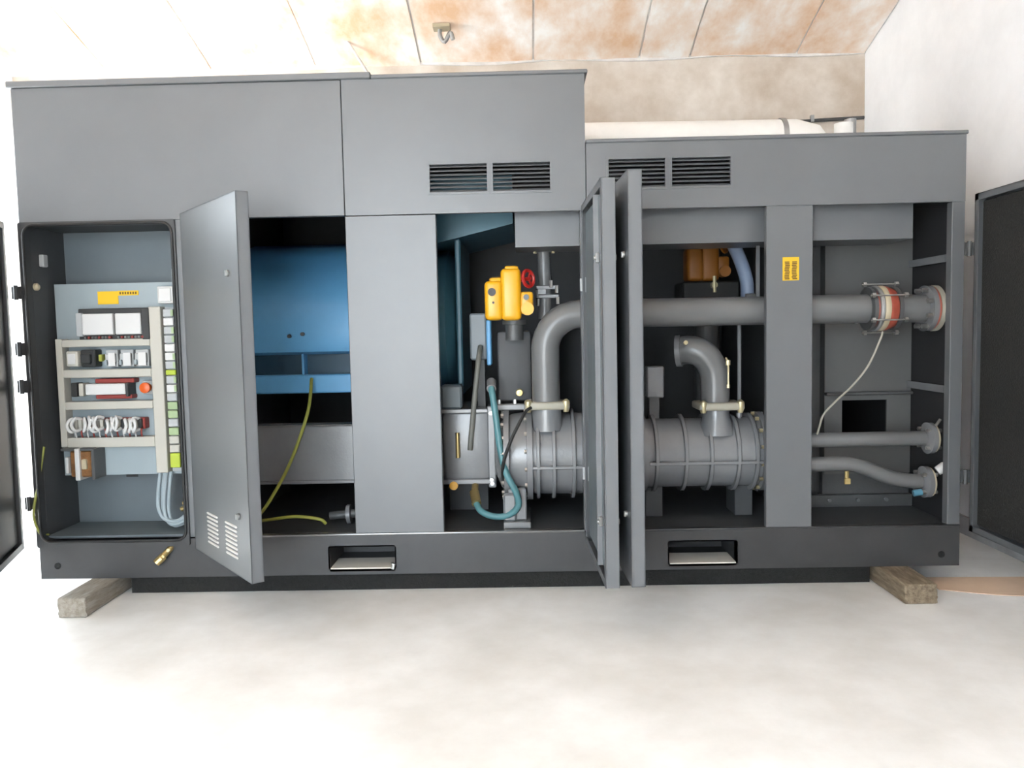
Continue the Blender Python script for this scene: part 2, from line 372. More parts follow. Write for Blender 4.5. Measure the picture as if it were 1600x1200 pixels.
# ------------------------------------------------------------------ electrical cabinet in the first bay
cab = thing('electrical_cabinet', (-2.02, 0.12, 0.268), 'open electrical cabinet with wired components on a pale mounting plate', 'electrical cabinet')
sh = MB(); cx0, cx1, cz0, cz1 = -2.382, -1.662, 0.272, 1.795
sh.box(cx0, cx1, 0.315, 0.325, cz0, cz1)
obj('cabinet_back', sh, slate, cab, None)
obj('cabinet_wall', B(cx0, cx0+0.008, 0.03, 0.315, cz0, cz1), inner, cab, None)
obj('cabinet_wall', B(cx1-0.008, cx1, 0.03, 0.315, cz0, cz1), inner, cab, None)
obj('cabinet_wall', B(cx0, cx1, 0.03, 0.315, cz1-0.006, cz1), inner, cab, None)
obj('cabinet_wall', B(cx0, cx1, 0.02, 0.315, cz0-0.002, cz0+0.006), slate, cab, None)
def rrect(x0, x1, z0, z1, r, n=6):
    out = []
    for cx, cz, a0 in ((x1-r, z1-r, 0), (x0+r, z1-r, PI/2), (x0+r, z0+r, PI), (x1-r, z0+r, 1.5*PI)):
        for i in range(n+1): out.append((cx+r*math.cos(a0+i*PI/2/n), cz+r*math.sin(a0+i*PI/2/n)))
    return out
ri = rrect(-2.375, -1.672, 0.262, 1.783, 0.045)
ro = rrect(-2.404, -1.652, 0.228, 1.802, 0.012)
fr = MB(); fr.ring_sweep([[Vector((x, y, z)) for x, z in pr] for pr, y in ((ri, 0.034), (ri, -0.012), (ro, -0.012), (ro, 0.034))], closed=True)
obj('cabinet_frame', fr, dpaint, cab, 35)
obj('door_seal', MB().tube([(x, -0.014, z) for x, z in rrect(-2.380, -1.667, 0.257, 1.788, 0.05)], 0.007, 8, closed=True), rubber, cab)
obj('mounting_plate', B(-2.352, -1.735, 0.17, 0.174, 0.553, 1.518), plate_m, cab, None)
# cable ducts
for a in ((-1.853, -1.795, 0.569, 1.395), (-2.326, -2.294, 0.705, 1.245)):
    obj('wiring_duct', B(a[0], a[1], 0.105, 0.17, a[2], a[3], bev=0.003), cream, cab, None)
for z0, z1 in ((1.204, 1.240), (1.051, 1.092), (0.892, 0.932), (0.702, 0.752)):
    obj('wiring_duct', B(-2.293, -1.854, 0.105, 0.17, z0, z1, bev=0.003), cream, cab, None)
# labels on the plate
s1 = lab(obj('yellow_label', B(-2.133, -2.030, 0.166, 0.17, 1.414, 1.478), yellow, cab, None), 'blank yellow label')
s2 = lab(obj('yellow_label', B(-2.030, -1.927, 0.1665, 0.17, 1.456, 1.480), yellow, cab, None), 'narrow yellow label with dark print')
for k in range(7):
    obj('print_mark', B(-2.022+k*0.013, -2.014+k*0.013, 0.1655, 0.1668, 1.462, 1.474), yprint, s2, None)
wb = obj('supply_unit', B(-1.808, -1.730, 0.11, 0.17, 1.410, 1.494, bev=0.006, seg=2), white_p, cab)
obj('supply_lid', B(-1.800, -1.738, 0.104, 0.112, 1.418, 1.486, bev=0.003), white_p, wb, None)
# row one: two control modules on a dark rack
obj('module_rack', MB().box(-2.212, -1.850, 0.12, 0.17, 1.232, 1.392, bev=0.004).box(-1.888, -1.850, 0.10, 0.12, 1.236, 1.390, bev=0.003), dgrey_p, cab, None)
obj('module_end', B(-2.215, -2.184, 0.10, 0.165, 1.255, 1.372, bev=0.004), lgrey_p, cab, None)
for x0, x1 in ((-2.181, -2.029), (-2.017, -1.890)):
    mo = obj('control_module', B(x0, x1, 0.095, 0.125, 1.262, 1.366, bev=0.004), white_p, cab, None)
    for k in range(8):
        obj('terminal_screw', MB().cyl((x0+0.012+k*0.017, 0.098, 1.249), (x0+0.012+k*0.017, 0.125, 1.249), 0.006, 10), red_p if k % 3 == 1 else steel, mo)
# row two: relay, contactor, breakers
r = obj('relay', B(-2.268, -2.208, 0.09, 0.17, 1.108, 1.184, bev=0.008, seg=2), cream, cab)
obj('relay_face', B(-2.258, -2.220, 0.086, 0.092, 1.120, 1.172, bev=0.003), white_p, r, None)
c = obj('contactor', MB().box(-2.200, -2.128, 0.10, 0.17, 1.104, 1.190, bev=0.005).box(-2.188, -2.142, 0.075, 0.10, 1.120, 1.172, bev=0.005), dgrey_p, cab, None)
obj('contactor_lever', B(-2.122, -2.104, 0.12, 0.17, 1.130, 1.165, bev=0.003), ygcab, c, None)
for x0, x1 in ((-2.078, -2.020), (-2.005, -1.942), (-1.930, -1.866)):
    k = obj('circuit_breaker', MB().box(x0, x1, 0.11, 0.17, 1.102, 1.186, bev=0.003).box(x0+0.004, x1-0.004, 0.092, 0.112, 1.122, 1.168, bev=0.003), lgrey_p, cab, None)
    obj('breaker_face', B(x0+0.022, x1-0.004, 0.089, 0.093, 1.108, 1.172), white_p, k, None)
    obj('toggle', B(x0+0.006, x0+0.018, 0.078, 0.093, 1.112, 1.138, bev=0.002), plate_m, k, None)
# row three: terminal block with red strips, button
tb = obj('terminal_block', B(-2.180, -1.982, 0.088, 0.17, 0.966, 1.020, bev=0.005), white_p, cab, None)
obj('red_strip', B(-2.140, -1.946, 0.11, 0.17, 1.022, 1.044, bev=0.003), red_p, tb, None)
obj('red_strip', B(-2.140, -1.960, 0.11, 0.17, 0.944, 0.964, bev=0.003), red_p, tb, None)
obj('block_end', B(-1.980, -1.965, 0.09, 0.17, 0.955, 1.024, bev=0.003), dgrey_p, tb, None)
obj('fuse_holder', B(-2.258, -2.230, 0.10, 0.17, 0.957, 1.027, bev=0.004), dgrey_p, cab, None)
obj('fuse_holder', B(-2.220, -2.198, 0.10, 0.17, 0.960, 1.024, bev=0.004), cream, cab, None)
pb = obj('push_button', B(-1.915, -1.862, 0.13, 0.17, 0.962, 1.030, bev=0.004), lgrey_p, cab, None)
obj('button_cap', MB().lathe((-1.886, 0.13, 0.996), (0, -1, 0), [(0, 0.020), (0.02, 0.020), (0.022, 0.026), (0.036, 0.026), (0.040, 0.020), (0.041, 0.0)], 24), orange_p, pb)
# row four: terminals with a tangle of white wires
tr = obj('terminal_row', B(-2.262, -1.906, 0.12, 0.17, 0.790, 0.846, bev=0.004), red_p, cab, None)
for k in range(16):
    obj('terminal', B(-2.255+k*0.0215, -2.238+k*0.0215, 0.105, 0.122, 0.796, 0.842, bev=0.002), dgrey_p if k % 4 == 3 else cream, tr, None)
for k in range(15):
    x = -2.245+k*0.0225; z = 0.815+random.uniform(-0.012, 0.012); s = random.choice((-1, 1))
    lab(obj('looped_wire', MB().tube([(x, 0.115, z+0.028), (x+s*0.012, 0.082, z+0.035), (x+s*0.024, 0.068, z+0.005), (x+s*0.010, 0.075, z-0.026), (x, 0.112, z-0.022)], 0.0078, 8, 5), white_p, tr), 'white looped wire')
for k in range(12):
    x = -2.25+k*0.03
    obj('wire', MB().tube([(x, 0.11, 0.79), (x+0.004, 0.10, 0.775), (x, 0.115, 0.752)], 0.004, 6, 3), red_p if k % 2 else white_p, tr)
# terminal strip on the right
ts = obj('terminal_strip', B(-1.792, -1.732, 0.150, 0.17, 0.570, 1.392), lgrey_p, cab, None)
zz = 1.385
cols = [lgrey_p, white_p, lgrey_p, lgrey_p, white_p, white_p, lgrey_p, lime, lgrey_p, white_p, lgrey_p, green_p, green_p, lgrey_p, green_p, cream, cream, lime]
for k, cm in enumerate(cols):
    h = 0.028 if k in (7,) else (0.075 if k == 17 else 0.041)
    obj('terminal', B(-1.788, -1.738, 0.118, 0.150, zz-h, zz-0.003, bev=0.003), cm, ts, None)
    if k < 15 and k % 3 != 1: obj('terminal_mark', B(-1.748, -1.736, 0.114, 0.119, zz-h+0.004, zz-0.007), green_p, ts, None)
    zz -= h+0.002
# transformer
tf = obj('transformer', MB().box(-2.268, -2.160, 0.075, 0.165, 0.560, 0.690, bev=0.006), copper, cab, None)
obj('transformer_core', MB().box(-2.235, -2.212, 0.055, 0.17, 0.545, 0.705, bev=0.004).box(-2.290, -2.275, 0.07, 0.165, 0.58, 0.66, bev=0.003), white_p, tf, None)
obj('transformer_core', MB().box(-2.155, -2.140, 0.06, 0.17, 0.548, 0.700, bev=0.003).box(-2.310, -2.150, 0.07, 0.17, 0.690, 0.704, bev=0.003), castd, tf, None)
obj('transformer_clamp', B(-2.205, -2.18, 0.06, 0.08, 0.60, 0.65, bev=0.004), creamb, tf, None)
for x in (-2.32, -1.77):
    obj('plate_standoff', MB().cyl((x, 0.174, 1.47), (x, 0.315, 1.47), 0.008, 8), steel, cab)
obj('plate_slot', B(-2.04, -1.98, 0.172, 0.1745, 0.540, 0.553), rubber, cab, None)
# cables leaving the cabinet
for k in range(4):
    dx = (k-1.5)*0.016; dy = (k % 2)*0.016
    obj('cable', MB().tube([(-1.822+dx, 0.13+dy, 0.57), (-1.832+dx, 0.12+dy, 0.47), (-1.832+dx*0.9, 0.11+dy, 0.39-0.006*k), (-1.805+dx*0.7, 0.10+dy, 0.338-0.010*k), (-1.755, 0.09+dy, 0.318-0.008*k+0.01), (-1.700, 0.085+dy, 0.365-0.010*k), (-1.665, 0.10+dy, 0.40)], 0.0095, 10, 6), greycab, cab)
obj('cable_gland', MB().cyl((-1.735, 0.10, 0.385), (-1.705, 0.10, 0.395), 0.012, 12).cyl((-1.725, 0.10, 0.415), (-1.70, 0.10, 0.42), 0.010, 12), brass, cab)
obj('door_wire', MB().tube([(-2.372, 0.04, 0.72), (-2.385, 0.0, 0.55), (-2.40, -0.03, 0.40), (-2.385, -0.01, 0.30), (-2.37, 0.03, 0.285)], 0.006, 8, 6), ygcab, cab)
obj('wall_knob', MB().lathe((-2.374, 0.05, 1.50), (1, 0, 0), [(0, 0.018), (0.012, 0.018), (0.02, 0.010), (0.021, 0)], 16), creamb, cab)
obj('wall_knob', MB().box(-2.374, -2.35, 0.09, 0.13, 1.60, 1.66, bev=0.004), lgrey_p, cab)
obj('upright_rail', B(-1.748, -1.738, 0.15, 0.17, 1.50, 1.58), lgrey_p, cab)

# ------------------------------------------------------------------ drive motor
mot = thing('drive_motor', (-0.95, 0.8, 0.93), 'large blue electric drive motor with rounded body behind open bay', 'motor')
prof = [(0.46, 1.135), (0.415, 1.15), (0.40, 1.20), (0.40, 1.30), (0.412, 1.37), (0.44, 1.44), (0.49, 1.52), (0.56, 1.60), (0.65, 1.67), (0.76, 1.73), (0.90, 1.765), (1.04, 1.73), (1.13, 1.64), (1.18, 1.52), (1.20, 1.35), (1.18, 1.16), (1.14, 1.135)]
obj('motor_body', MB().prism_x(prof, -1.58, -0.52), blue, mot, 50)
obj('motor_core', B(-1.56, -0.54, 0.50, 1.10, 1.0, 1.15), mat('shaded blue motor paint', (0.03, 0.09, 0.14), 0.5), mot, None)  # darker blue than the body paints in the shade of this recess
obj('motor_foot', B(-1.60, -0.46, 0.41, 1.20, 0.93, 1.028, bev=0.006), blue, mot, None)
for x in (-1.50, -1.19, -0.87, -0.60): obj('rib', B(x-0.006, x+0.006, 0.43, 0.55, 1.02, 1.14), blue, mot, None)
for x, z in ((-1.245, 1.235), (-1.175, 1.245)): obj('bolt', MB().cyl((x, 0.38, z), (x, 0.41, z), 0.010, 10), castd, mot)
obj('end_shield', MB().lathe((-0.52, 0.80, 1.28), (1, 0, 0), [(0, 0.40), (0.05, 0.42), (0.10, 0.42), (0.14, 0.36), (0.15, 0.30)], 40), teal, mot)
obj('adapter_flange', B(-0.365, -0.335, 0.44, 1.15, 0.90, 1.73, bev=0.008), teal, mot, None)
obj('support_block', B(-1.60, -1.50, 0.45, 1.15, 0.268, 0.93), inner, mot, None)
obj('support_block', B(-0.62, -0.50, 0.52, 1.15, 0.268, 0.93), inner, mot, None)
tag(obj('air_duct', MB().prism_y([(-0.50, 1.70), (-0.335, 1.735), (-0.055, 1.80), (-0.055, 2.05), (-0.50, 2.05)], 0.42, 1.3), teal, None, None), 'blue grey air duct above the black gap near motor', 'duct')
beam = MB(); beam.box(-1.62, -0.455, 0.25, 0.27, 0.475, 0.775).box(-1.62, -0.455, 0.25, 0.36, 0.765, 0.778, bev=0.003).box(-1.62, -0.455, 0.235, 0.36, 0.475, 0.492, bev=0.003)
beam_o = thing('support_beam', (-1.04, 0.3, 0.268), 'grey steel channel beam below the blue motor', 'beam')
obj('channel', beam, cast, beam_o, None)
for x in (-1.60, -0.49): obj('leg', B(x-0.02, x+0.035, 0.27, 0.36, 0.268, 0.775), castd, beam_o, None)
# earth cables
tag(obj('earth_cable', MB().tube([(-1.140, 0.412, 1.005), (-1.132, 0.37, 1.0), (-1.120, 0.30, 0.93), (-1.130, 0.245, 0.82), (-1.205, 0.20, 0.603), (-1.29, 0.17, 0.44), (-1.37, 0.15, 0.33), (-1.46, 0.15, 0.285)], 0.0085, 10, 8), ygcab), 'yellow green earth cable curving down from the blue motor foot', 'cable')
tag(obj('earth_cable', MB().tube([(-1.50, 0.15, 0.29), (-1.40, 0.13, 0.305), (-1.30, 0.12, 0.32), (-1.17, 0.12, 0.333), (-1.05, 0.12, 0.318), (-1.02, 0.13, 0.292)], 0.0085, 10, 8), ygcab), 'short yellow green earth cable lying across the bay floor', 'cable')
pf = thing('drain_flange', (-0.915, 0.22, 0.268), 'small grey drain flange on bay floor beside fixed panel', 'flange')
obj('flange_neck', MB().cyl((-1.02, 0.22, 0.312), (-0.85, 0.22, 0.325), 0.022, 16), castd, pf)
obj('flange_disc', MB().lathe((-0.93, 0.22, 0.318), (1, 0.0, 0.07), [(0, 0.05), (0.02, 0.05), (0.021, 0.03)], 24), cast, pf)

# ------------------------------------------------------------------ gear case
gc = thing('gear_case', (-0.30, 0.48, 0.268), 'grey cast gear case between motor and ribbed compressor stage', 'gear case')
obj('case_body', MB().box(-0.44, -0.19, 0.30, 0.72, 0.46, 0.83, bev=0.02, seg=3), cast, gc)
obj('case_flange', B(-0.205, -0.165, 0.28, 0.74, 0.43, 0.855, bev=0.006), cast, gc, None)
obj('case_flange', MB().box(-0.45, -0.17, 0.285, 0.74, 0.82, 0.842, bev=0.004).box(-0.45, -0.17, 0.27, 0.74, 0.452, 0.478, bev=0.004), cast, gc, None)
obj('pedestal', B(-0.43, -0.22, 0.50, 0.70, 0.268, 0.455), inner, gc, None)
for x, z in ((-0.185, 0.82), (-0.188, 0.475), (-0.185, 0.455)):
    obj('bolt', MB().cyl((x, 0.262, z), (x, 0.282, z), 0.011, 6), steel, gc)
obj('sight_glass', MB().cyl((-0.361, 0.285, 0.59), (-0.361, 0.285, 0.72), 0.011, 12), brass, gc)
obj('drain_plug', MB().cyl((-0.385, 0.262, 0.447), (-0.385, 0.30, 0.447), 0.022, 20), yact, gc)
obj('elbow_nipple', MB().cyl((-0.275, 0.30, 0.455), (-0.275, 0.24, 0.42), 0.018, 14), brass, gc)
obj('cover', MB().box(-0.445, -0.335, 0.30, 0.425, 0.842, 0.965, bev=0.01), slate, gc, None)

jb = thing('junction_box', (-0.235, 0.46, 0.97), 'grey junction box with blue side below the yellow actuator', 'junction box')
obj('box_body', B(-0.292, -0.205, 0.40, 0.52, 1.09, 1.335, bev=0.008), mat('blue grey box paint', (0.30, 0.34, 0.37), 0.5), jb, None)
obj('box_side', B(-0.205, -0.180, 0.395, 0.52, 1.06, 1.30, bev=0.006), blue, jb, None)
obj('box_bracket', B(-0.26, -0.22, 0.44, 0.50, 0.84, 1.09), castd, jb, None)
tag(obj('rigid_tube', MB().tube([(-0.236, 0.37, 1.16), (-0.243, 0.31, 1.10), (-0.267, 0.29, 0.903), (-0.292, 0.28, 0.68), (-0.297, 0.285, 0.63)], 0.014, 12, 6), darkhose), 'dark slanting conduit from junction box down to gear case', 'tube')
th = thing('teal_hose', (-0.17, 0.12, 0.30), 'teal rubber hose looping low in front of the gear case', 'hose')
obj('hose_run', MB().tube([(-0.175, 0.22, 0.975), (-0.172, 0.13, 0.955), (-0.153, 0.10, 0.821), (-0.134, 0.08, 0.661), (-0.106, 0.055, 0.545), (-0.062, 0.05, 0.455), (-0.050, 0.06, 0.385), (-0.095, 0.08, 0.335), (-0.170, 0.10, 0.322), (-0.240, 0.13, 0.345), (-0.272, 0.19, 0.395), (-0.276, 0.23, 0.42)], 0.0165, 12, 8), tealhose, th)
obj('hose_fitting', MB().cyl((-0.262, 0.16, 0.375), (-0.276, 0.225, 0.420), 0.025, 14), brass, th)
obj('hose_fitting', MB().cyl((-0.176, 0.20, 0.985), (-0.173, 0.13, 0.955), 0.024, 14), cast, th)
tag(obj('sensor_lead', MB().tube([(0.02, 0.085, 0.862), (-0.002, 0.055, 0.850), (-0.035, 0.02, 0.80), (-0.085, 0.015, 0.70), (-0.118, 0.03, 0.603), (-0.125, 0.07, 0.53), (-0.12, 0.14, 0.48)], 0.008, 8, 8), rubber), 'thin black lead draped over the domed stage end', 'cable')

# ------------------------------------------------------------------ compressor stages
def bolt_ring(parent, cx, cy, cz, R, x0, x1, n, r=0.012, m=steel, ph=0.2):
    me = MB().cyl((0, 0, 0), (x1-x0, 0, 0), r, 6).mesh('bolt', m)
    for k in range(n):
        a = ph + 2*PI*k/n
        obj('bolt', me, m, parent, M=T(x0, cy+R*math.cos(a), cz+R*math.sin(a)))
def stage(origin, label, prof, ribs, R, zrib, xr0, xr1, rr=0.021):
    x, y, z = origin
    s = thing('compressor_stage', (x, y, 0.268), label, 'compressor stage')
    obj('casing', MB().lathe((0, y, z), (1, 0, 0), prof, 56), cast, s, 30)
    for q in ribs: obj('rib', MB().lathe((q-0.009, y, z), (1, 0, 0), [(0, R-0.03), (0, R+rr-0.003), (0.003, R+rr), (0.015, R+rr), (0.018, R+rr-0.003), (0.018, R-0.03)], 56), cast, s, 30)
    dy = math.sqrt(max(0.0, R*R-(zrib-z)**2))
    obj('long_rib', B(xr0, xr1, y-dy-rr, y-dy+0.02, zrib-0.008, zrib+0.008, bev=0.003), cast, s, None)
    return s
s1_ = stage((0.2, 0.29, 0.605), 'low pressure stage with bolted domed end and ribbed grey casing', [(-0.165, 0.0), (-0.165, 0.10), (-0.135, 0.17), (-0.118, 0.19), (-0.118, 0.238), (-0.092, 0.238), (-0.090, 0.205), (-0.06, 0.212), (-0.02, 0.216), (-0.006, 0.218), (-0.004, 0.240), (0.024, 0.240), (0.026, 0.210), (0.50, 0.210), (0.50, 0.236), (0.52, 0.236), (0.52, 0.0)], (0.052, 0.130, 0.228, 0.33, 0.43), 0.210, 0.566, 0.02, 0.50, 0.024)
bolt_ring(s1_, 0, 0.29, 0.605, 0.222, -0.132, -0.116, 18)
bolt_ring(s1_, 0, 0.29, 0.605, 0.229, -0.016, -0.002, 16, 0.011)
obj('foot', MB().box(-0.125, 0.01, 0.06, 0.40, 0.268, 0.30, bev=0.004).box(-0.10, -0.01, 0.10, 0.38, 0.30, 0.46, bev=0.006).box(-0.125, -0.06, 0.075, 0.11, 0.30, 0.44, bev=0.01), cast, s1_, None)
obj('foot', MB().box(0.38, 0.50, 0.20, 0.40, 0.268, 0.45, bev=0.004), cast, s1_, None)
obj('inlet_neck', MB().cyl((0.10, 0.17, 0.74), (0.10, 0.17, 0.85), 0.075, 28), cast, s1_)
s2_ = stage((0.9, 0.29, 0.598), 'high pressure stage with ribbed grey casing behind the right middle door', [(0.545, 0.0), (0.545, 0.19), (0.56, 0.198), (0.60, 0.198), (0.602, 0.178), (1.165, 0.178), (1.167, 0.205), (1.195, 0.205), (1.197, 0.15), (1.24, 0.13), (1.24, 0.0)], (0.640, 0.784, 0.908, 1.042, 1.132), 0.178, 0.570, 0.60, 1.165, 0.022)
bolt_ring(s2_, 0, 0.29, 0.598, 0.190, 1.195, 1.210, 14)
bolt_ring(s2_, 0, 0.29, 0.598, 0.193, 1.150, 1.168, 14, 0.010, gold_b)
for x in (1.06, 0.60): obj('foot', B(x, x+0.09, 0.26, 0.44, 0.268, 0.45, bev=0.004), inner, s2_, None)
obj('outlet_neck', MB().lathe((0.95, 0.20, 0.70), (0, 0, 1), [(0, 0.09), (0.06, 0.076), (0.09, 0.066), (0.14, 0.066)], 28), cast, s2_)

# ------------------------------------------------------------------ main discharge pipe
PY = 0.155
dp = thing('discharge_pipe', (1.0, PY, 0.85), 'thick grey discharge pipe bending down at left and running right', 'pipe')
pts = [(0.098, 0.168, 0.872), (0.098, 0.165, 1.00), (0.098, PY, 1.15)]
for i in range(1, 9):
    a = PI - i*PI/16
    pts.append((0.268+0.17*math.cos(a), PY, 1.145+0.17*math.sin(a)))
pts += [(0.40, PY, 1.315), (1.72, PY, 1.313)]
obj('pipe_run', MB().tube(pts, 0.070, 32), pipe_m, dp, 40)
fl = obj('pipe_flange', MB().box(-0.012, 0.212, 0.085, 0.25, 0.848, 0.888, bev=0.012, seg=3), ivory, dp)
for x in (0.008, 0.193): obj('flange_bolt', MB().lathe((x, 0.10, 0.850), (0, 0, 1), [(-0.012, 0.012), (0.0, 0.016), (0.030, 0.020), (0.042, 0.018), (0.052, 0.006)], 12), gold_b, fl)
# expansion joint
ej = obj('expansion_joint', MB().lathe((1.70, PY, 1.312), (1, 0, 0), [(0, 0.075), (0.0, 0.090), (0.02, 0.098), (0.045, 0.108), (0.055, 0.110), (0.065, 0.108), (0.09, 0.098), (0.11, 0.090), (0.11, 0.075)], 40), redrub, dp)
for x, w_, m_ in ((1.716, 0.020, galv), (1.741, 0.030, creamb)): obj('band', MB().lathe((x-w_/2, PY, 1.312), (1, 0, 0), [(0, 0.09), (0, 0.107), (w_*0.3, 0.112), (w_*0.7, 0.112), (w_, 0.107), (w_, 0.09)], 40), m_, ej)
for x in (1.685, 1.805):
    e = obj('joint_flange', MB().lathe((x-0.009, PY, 1.312), (1, 0, 0), [(0, 0.06), (0, 0.105), (0.018, 0.105), (0.018, 0.06)], 40), castd, ej)
for k in range(6):
    a = 0.5 + k*PI/3; y, z = PY+0.118*math.cos(a), 1.312+0.118*math.sin(a)
    obj('tie_rod', MB().cyl((1.655, y, z), (1.836, y, z), 0.004, 8).cyl((1.660, y, z), (1.676, y, z), 0.013, 6).cyl((1.814, y, z), (1.830, y, z), 0.013, 6), steel, ej)
obj('pipe_run', MB().cyl((1.805, PY, 1.310), (1.99, PY, 1.308), 0.068, 32), pipe_m, dp)
ef = obj('end_flange', MB().lathe((1.955, PY, 1.308), (1, 0, 0), [(0, 0.05), (0, 0.112), (0.024, 0.112), (0.024, 0.05)], 40), cast, dp)
obj('gasket', MB().lathe((1.980, PY, 1.308), (1, 0, 0), [(0, 0.04), (0, 0.106), (0.010, 0.106), (0.010, 0.04)], 40), redrub, ef)
obj('counter_flange', MB().lathe((1.991, PY, 1.308), (1, 0, 0), [(0, 0.0), (0, 0.112), (0.022, 0.112), (0.022, 0.0)], 40), ivory, ef)
for k in range(8):
    a = 0.39 + k*PI/4; y, z = PY+0.094*math.cos(a), 1.308+0.094*math.sin(a)
    obj('flange_bolt', MB().cyl((1.930, y, z), (1.956, y, z), 0.012, 6), steel, ef)
# second elbow on the high pressure stage
el = thing('outlet_elbow', (0.95, 0.19, 0.83), 'short grey pipe elbow curling left above the high pressure stage', 'pipe')
obj('elbow_pipe', MB().tube([(0.945, 0.20, 0.865), (0.945, 0.20, 0.95), (0.940, 0.20, 1.01), (0.914, 0.20, 1.072), (0.872, 0.205, 1.112), (0.822, 0.22, 1.126), (0.780, 0.24, 1.122)], 0.071, 28, 5), pipe_m, el)
f2 = obj('pipe_flange', MB().box(0.846, 1.070, 0.10, 0.29, 0.828, 0.866, bev=0.012, seg=3), ivory, el)
for x in (0.868, 1.050): obj('flange_bolt', MB().lathe((x, 0.115, 0.828), (0, 0, 1), [(-0.012, 0.012), (0.0, 0.016), (0.030, 0.020), (0.042, 0.018), (0.052, 0.006)], 12), gold_b, f2)
obj('end_collar', MB().lathe((0.787, 0.236, 1.122), (-1, 0.35, -0.05), [(0, 0.05), (0, 0.082), (0.025, 0.082), (0.025, 0.05)], 30), cast, el)
obj('vent_cock', MB().tube([(0.985, 0.135, 1.085), (0.99, 0.118, 1.06), (0.992, 0.118, 1.02)], 0.006, 8, 3).cyl((0.99, 0.118, 1.05), (0.99, 0.118, 1.075), 0.012, 8).cyl((0.992, 0.118, 0.955), (0.992, 0.118, 1.03), 0.005, 8), gold_b, el)
obj('vent_cock', MB().cyl((0.992, 0.120, 0.938), (0.992, 0.120, 0.956), 0.009, 8), gold_b, el)
obj('vent_cock', MB().cyl((0.79, 0.16, 1.16), (0.79, 0.14, 1.165), 0.011, 8), gold_b, el)

# ------------------------------------------------------------------ yellow valve actuator
def actuator(loc, label, m, wheel_m, full=True):
    x, y, z = loc
    t = thing('valve_actuator', loc, label, 'actuator')
    Mt = T(x, y, z) 
    # local: z=0 is the underside, x left to right, -y to the viewer
    body = MB().box(-0.075, 0.025, -0.07, 0.07, 0.0, 0.255, bev=0.022, seg=3).box(-0.055, 0.015, -0.055, 0.055, 0.24, 0.268, bev=0.012, seg=2)
    obj('gear_housing', body, m, t, 35, Mt)
    mh = obj('motor_housing', MB().box(-0.155, -0.065, -0.075, 0.075, 0.002, 0.195, bev=0.022, seg=3).box(-0.135, -0.06, -0.05, 0.05, 0.10, 0.215, bev=0.02, seg=2), m, t, 35, Mt)
    obj('limit_housing', MB().box(0.02, 0.085, -0.055, 0.055, 0.03, 0.14, bev=0.014, seg=2).cyl((0.055, -0.075, 0.055), (0.055, 0.0, 0.055), 0.032, 18), m, t, 35, Mt)
    if full:
        obj('position_window', MB().lathe((-0.118, -0.075, 0.140), (0, -1, 0), [(0, 0.020), (0.004, 0.020), (0.004, 0.014), (0.002, 0.0)], 24), dgrey_p, mh, 35, Mt)
        obj('nameplate_screw', MB().cyl((-0.112, -0.078, 0.088), (-0.112, -0.074, 0.088), 0.006, 10), dgrey_p, mh, 35, Mt)
        obj('grey_plug', MB().cyl((0.050, -0.06, 0.112), (0.050, -0.05, 0.112), 0.014, 14), slate, t, 35, Mt)
    hw = MB(); c = Vector((0.062, -0.02, 0.205)); ax = Vector((0.75, -0.65, 0.1)).normalized()
    hw.torus(c, ax, 0.040, 0.009, 28, 8)
    u = ax.cross(Vector((0, 0, 1))).normalized(); v = ax.cross(u)
    for k in range(3):
        a = k*2*PI/3; d = u*math.cos(a)+v*math.sin(a); hw.cyl(c, c+d*0.04, 0.005, 8)
    hw.cyl(c-ax*0.05, c+ax*0.012, 0.010, 12)
    obj('handwheel', hw, wheel_m, t, 35, Mt)
    return t
actuator((-0.042, 0.20, 1.292), 'bright yellow valve actuator with small red handwheel', yact, red_e)
a2 = actuator((1.075, 0.80, 1.495), 'amber valve actuator deep in the dark right bay', brown_m, brown_m, False)
vb = thing('butterfly_valve', (-0.06, 0.34, 0.80), 'dark grey valve body standing under the yellow actuator', 'valve')
obj('valve_neck', MB().lathe((-0.055, 0.25, 1.292), (0, 0, -1), [(0, 0.06), (0.02, 0.06), (0.022, 0.045), (0.10, 0.045)], 24), castd, vb)
obj('valve_body', MB().box(-0.145, 0.03, 0.26, 0.46, 0.88, 1.24, bev=0.02, seg=2), inner, vb)
obj('valve_flange', MB().box(-0.165, 0.05, 0.24, 0.48, 0.835, 0.868, bev=0.006), cast, vb, None)
for x in (-0.14, -0.06, 0.02): obj('bolt', MB().cyl((x, 0.255, 0.868), (x, 0.255, 0.89), 0.010, 6), steel, vb)
obj('brass_union', MB().lathe((-0.035, 0.25, 0.925), (0, -1, 0), [(-0.03, 0.02), (0.0, 0.02), (0.02, 0.016), (0.021, 0)], 12), brass, vb)
tp = thing('branch_pipe', (0.105, 0.40, 1.30), 'slim vertical grey pipe with bolted union right of yellow actuator', 'pipe')
obj('pipe_run', MB().cyl((0.105, 0.40, 1.30), (0.105, 0.40, 1.70), 0.034, 20), pipe_m, tp)
obj('union_flange', MB().box(0.060, 0.180, 0.36, 0.44, 1.405, 1.425, bev=0.004).box(0.060, 0.180, 0.36, 0.44, 1.45, 1.472, bev=0.004).box(0.070, 0.110, 0.33, 0.42, 1.425, 1.45), cast, tp, None)
for x, z in ((0.068, 1.385), (0.172, 1.392), (0.138, 1.478), (0.168, 1.45), (0.066, 1.43)): obj('bolt', MB().cyl((x, 0.355, z-0.018), (x, 0.355, z+0.018), 0.009, 8), steel, tp)
obj('top_flange', MB().lathe((0.105, 0.40, 1.655), (0, 0, 1), [(0, 0.03), (0, 0.062), (0.02, 0.062), (0.02, 0.03)], 24), castd, tp)
for x in (0.058, 0.152): obj('bolt', MB().cyl((x, 0.355, 1.635), (x, 0.355, 1.66), 0.009, 8), gold_b, tp)

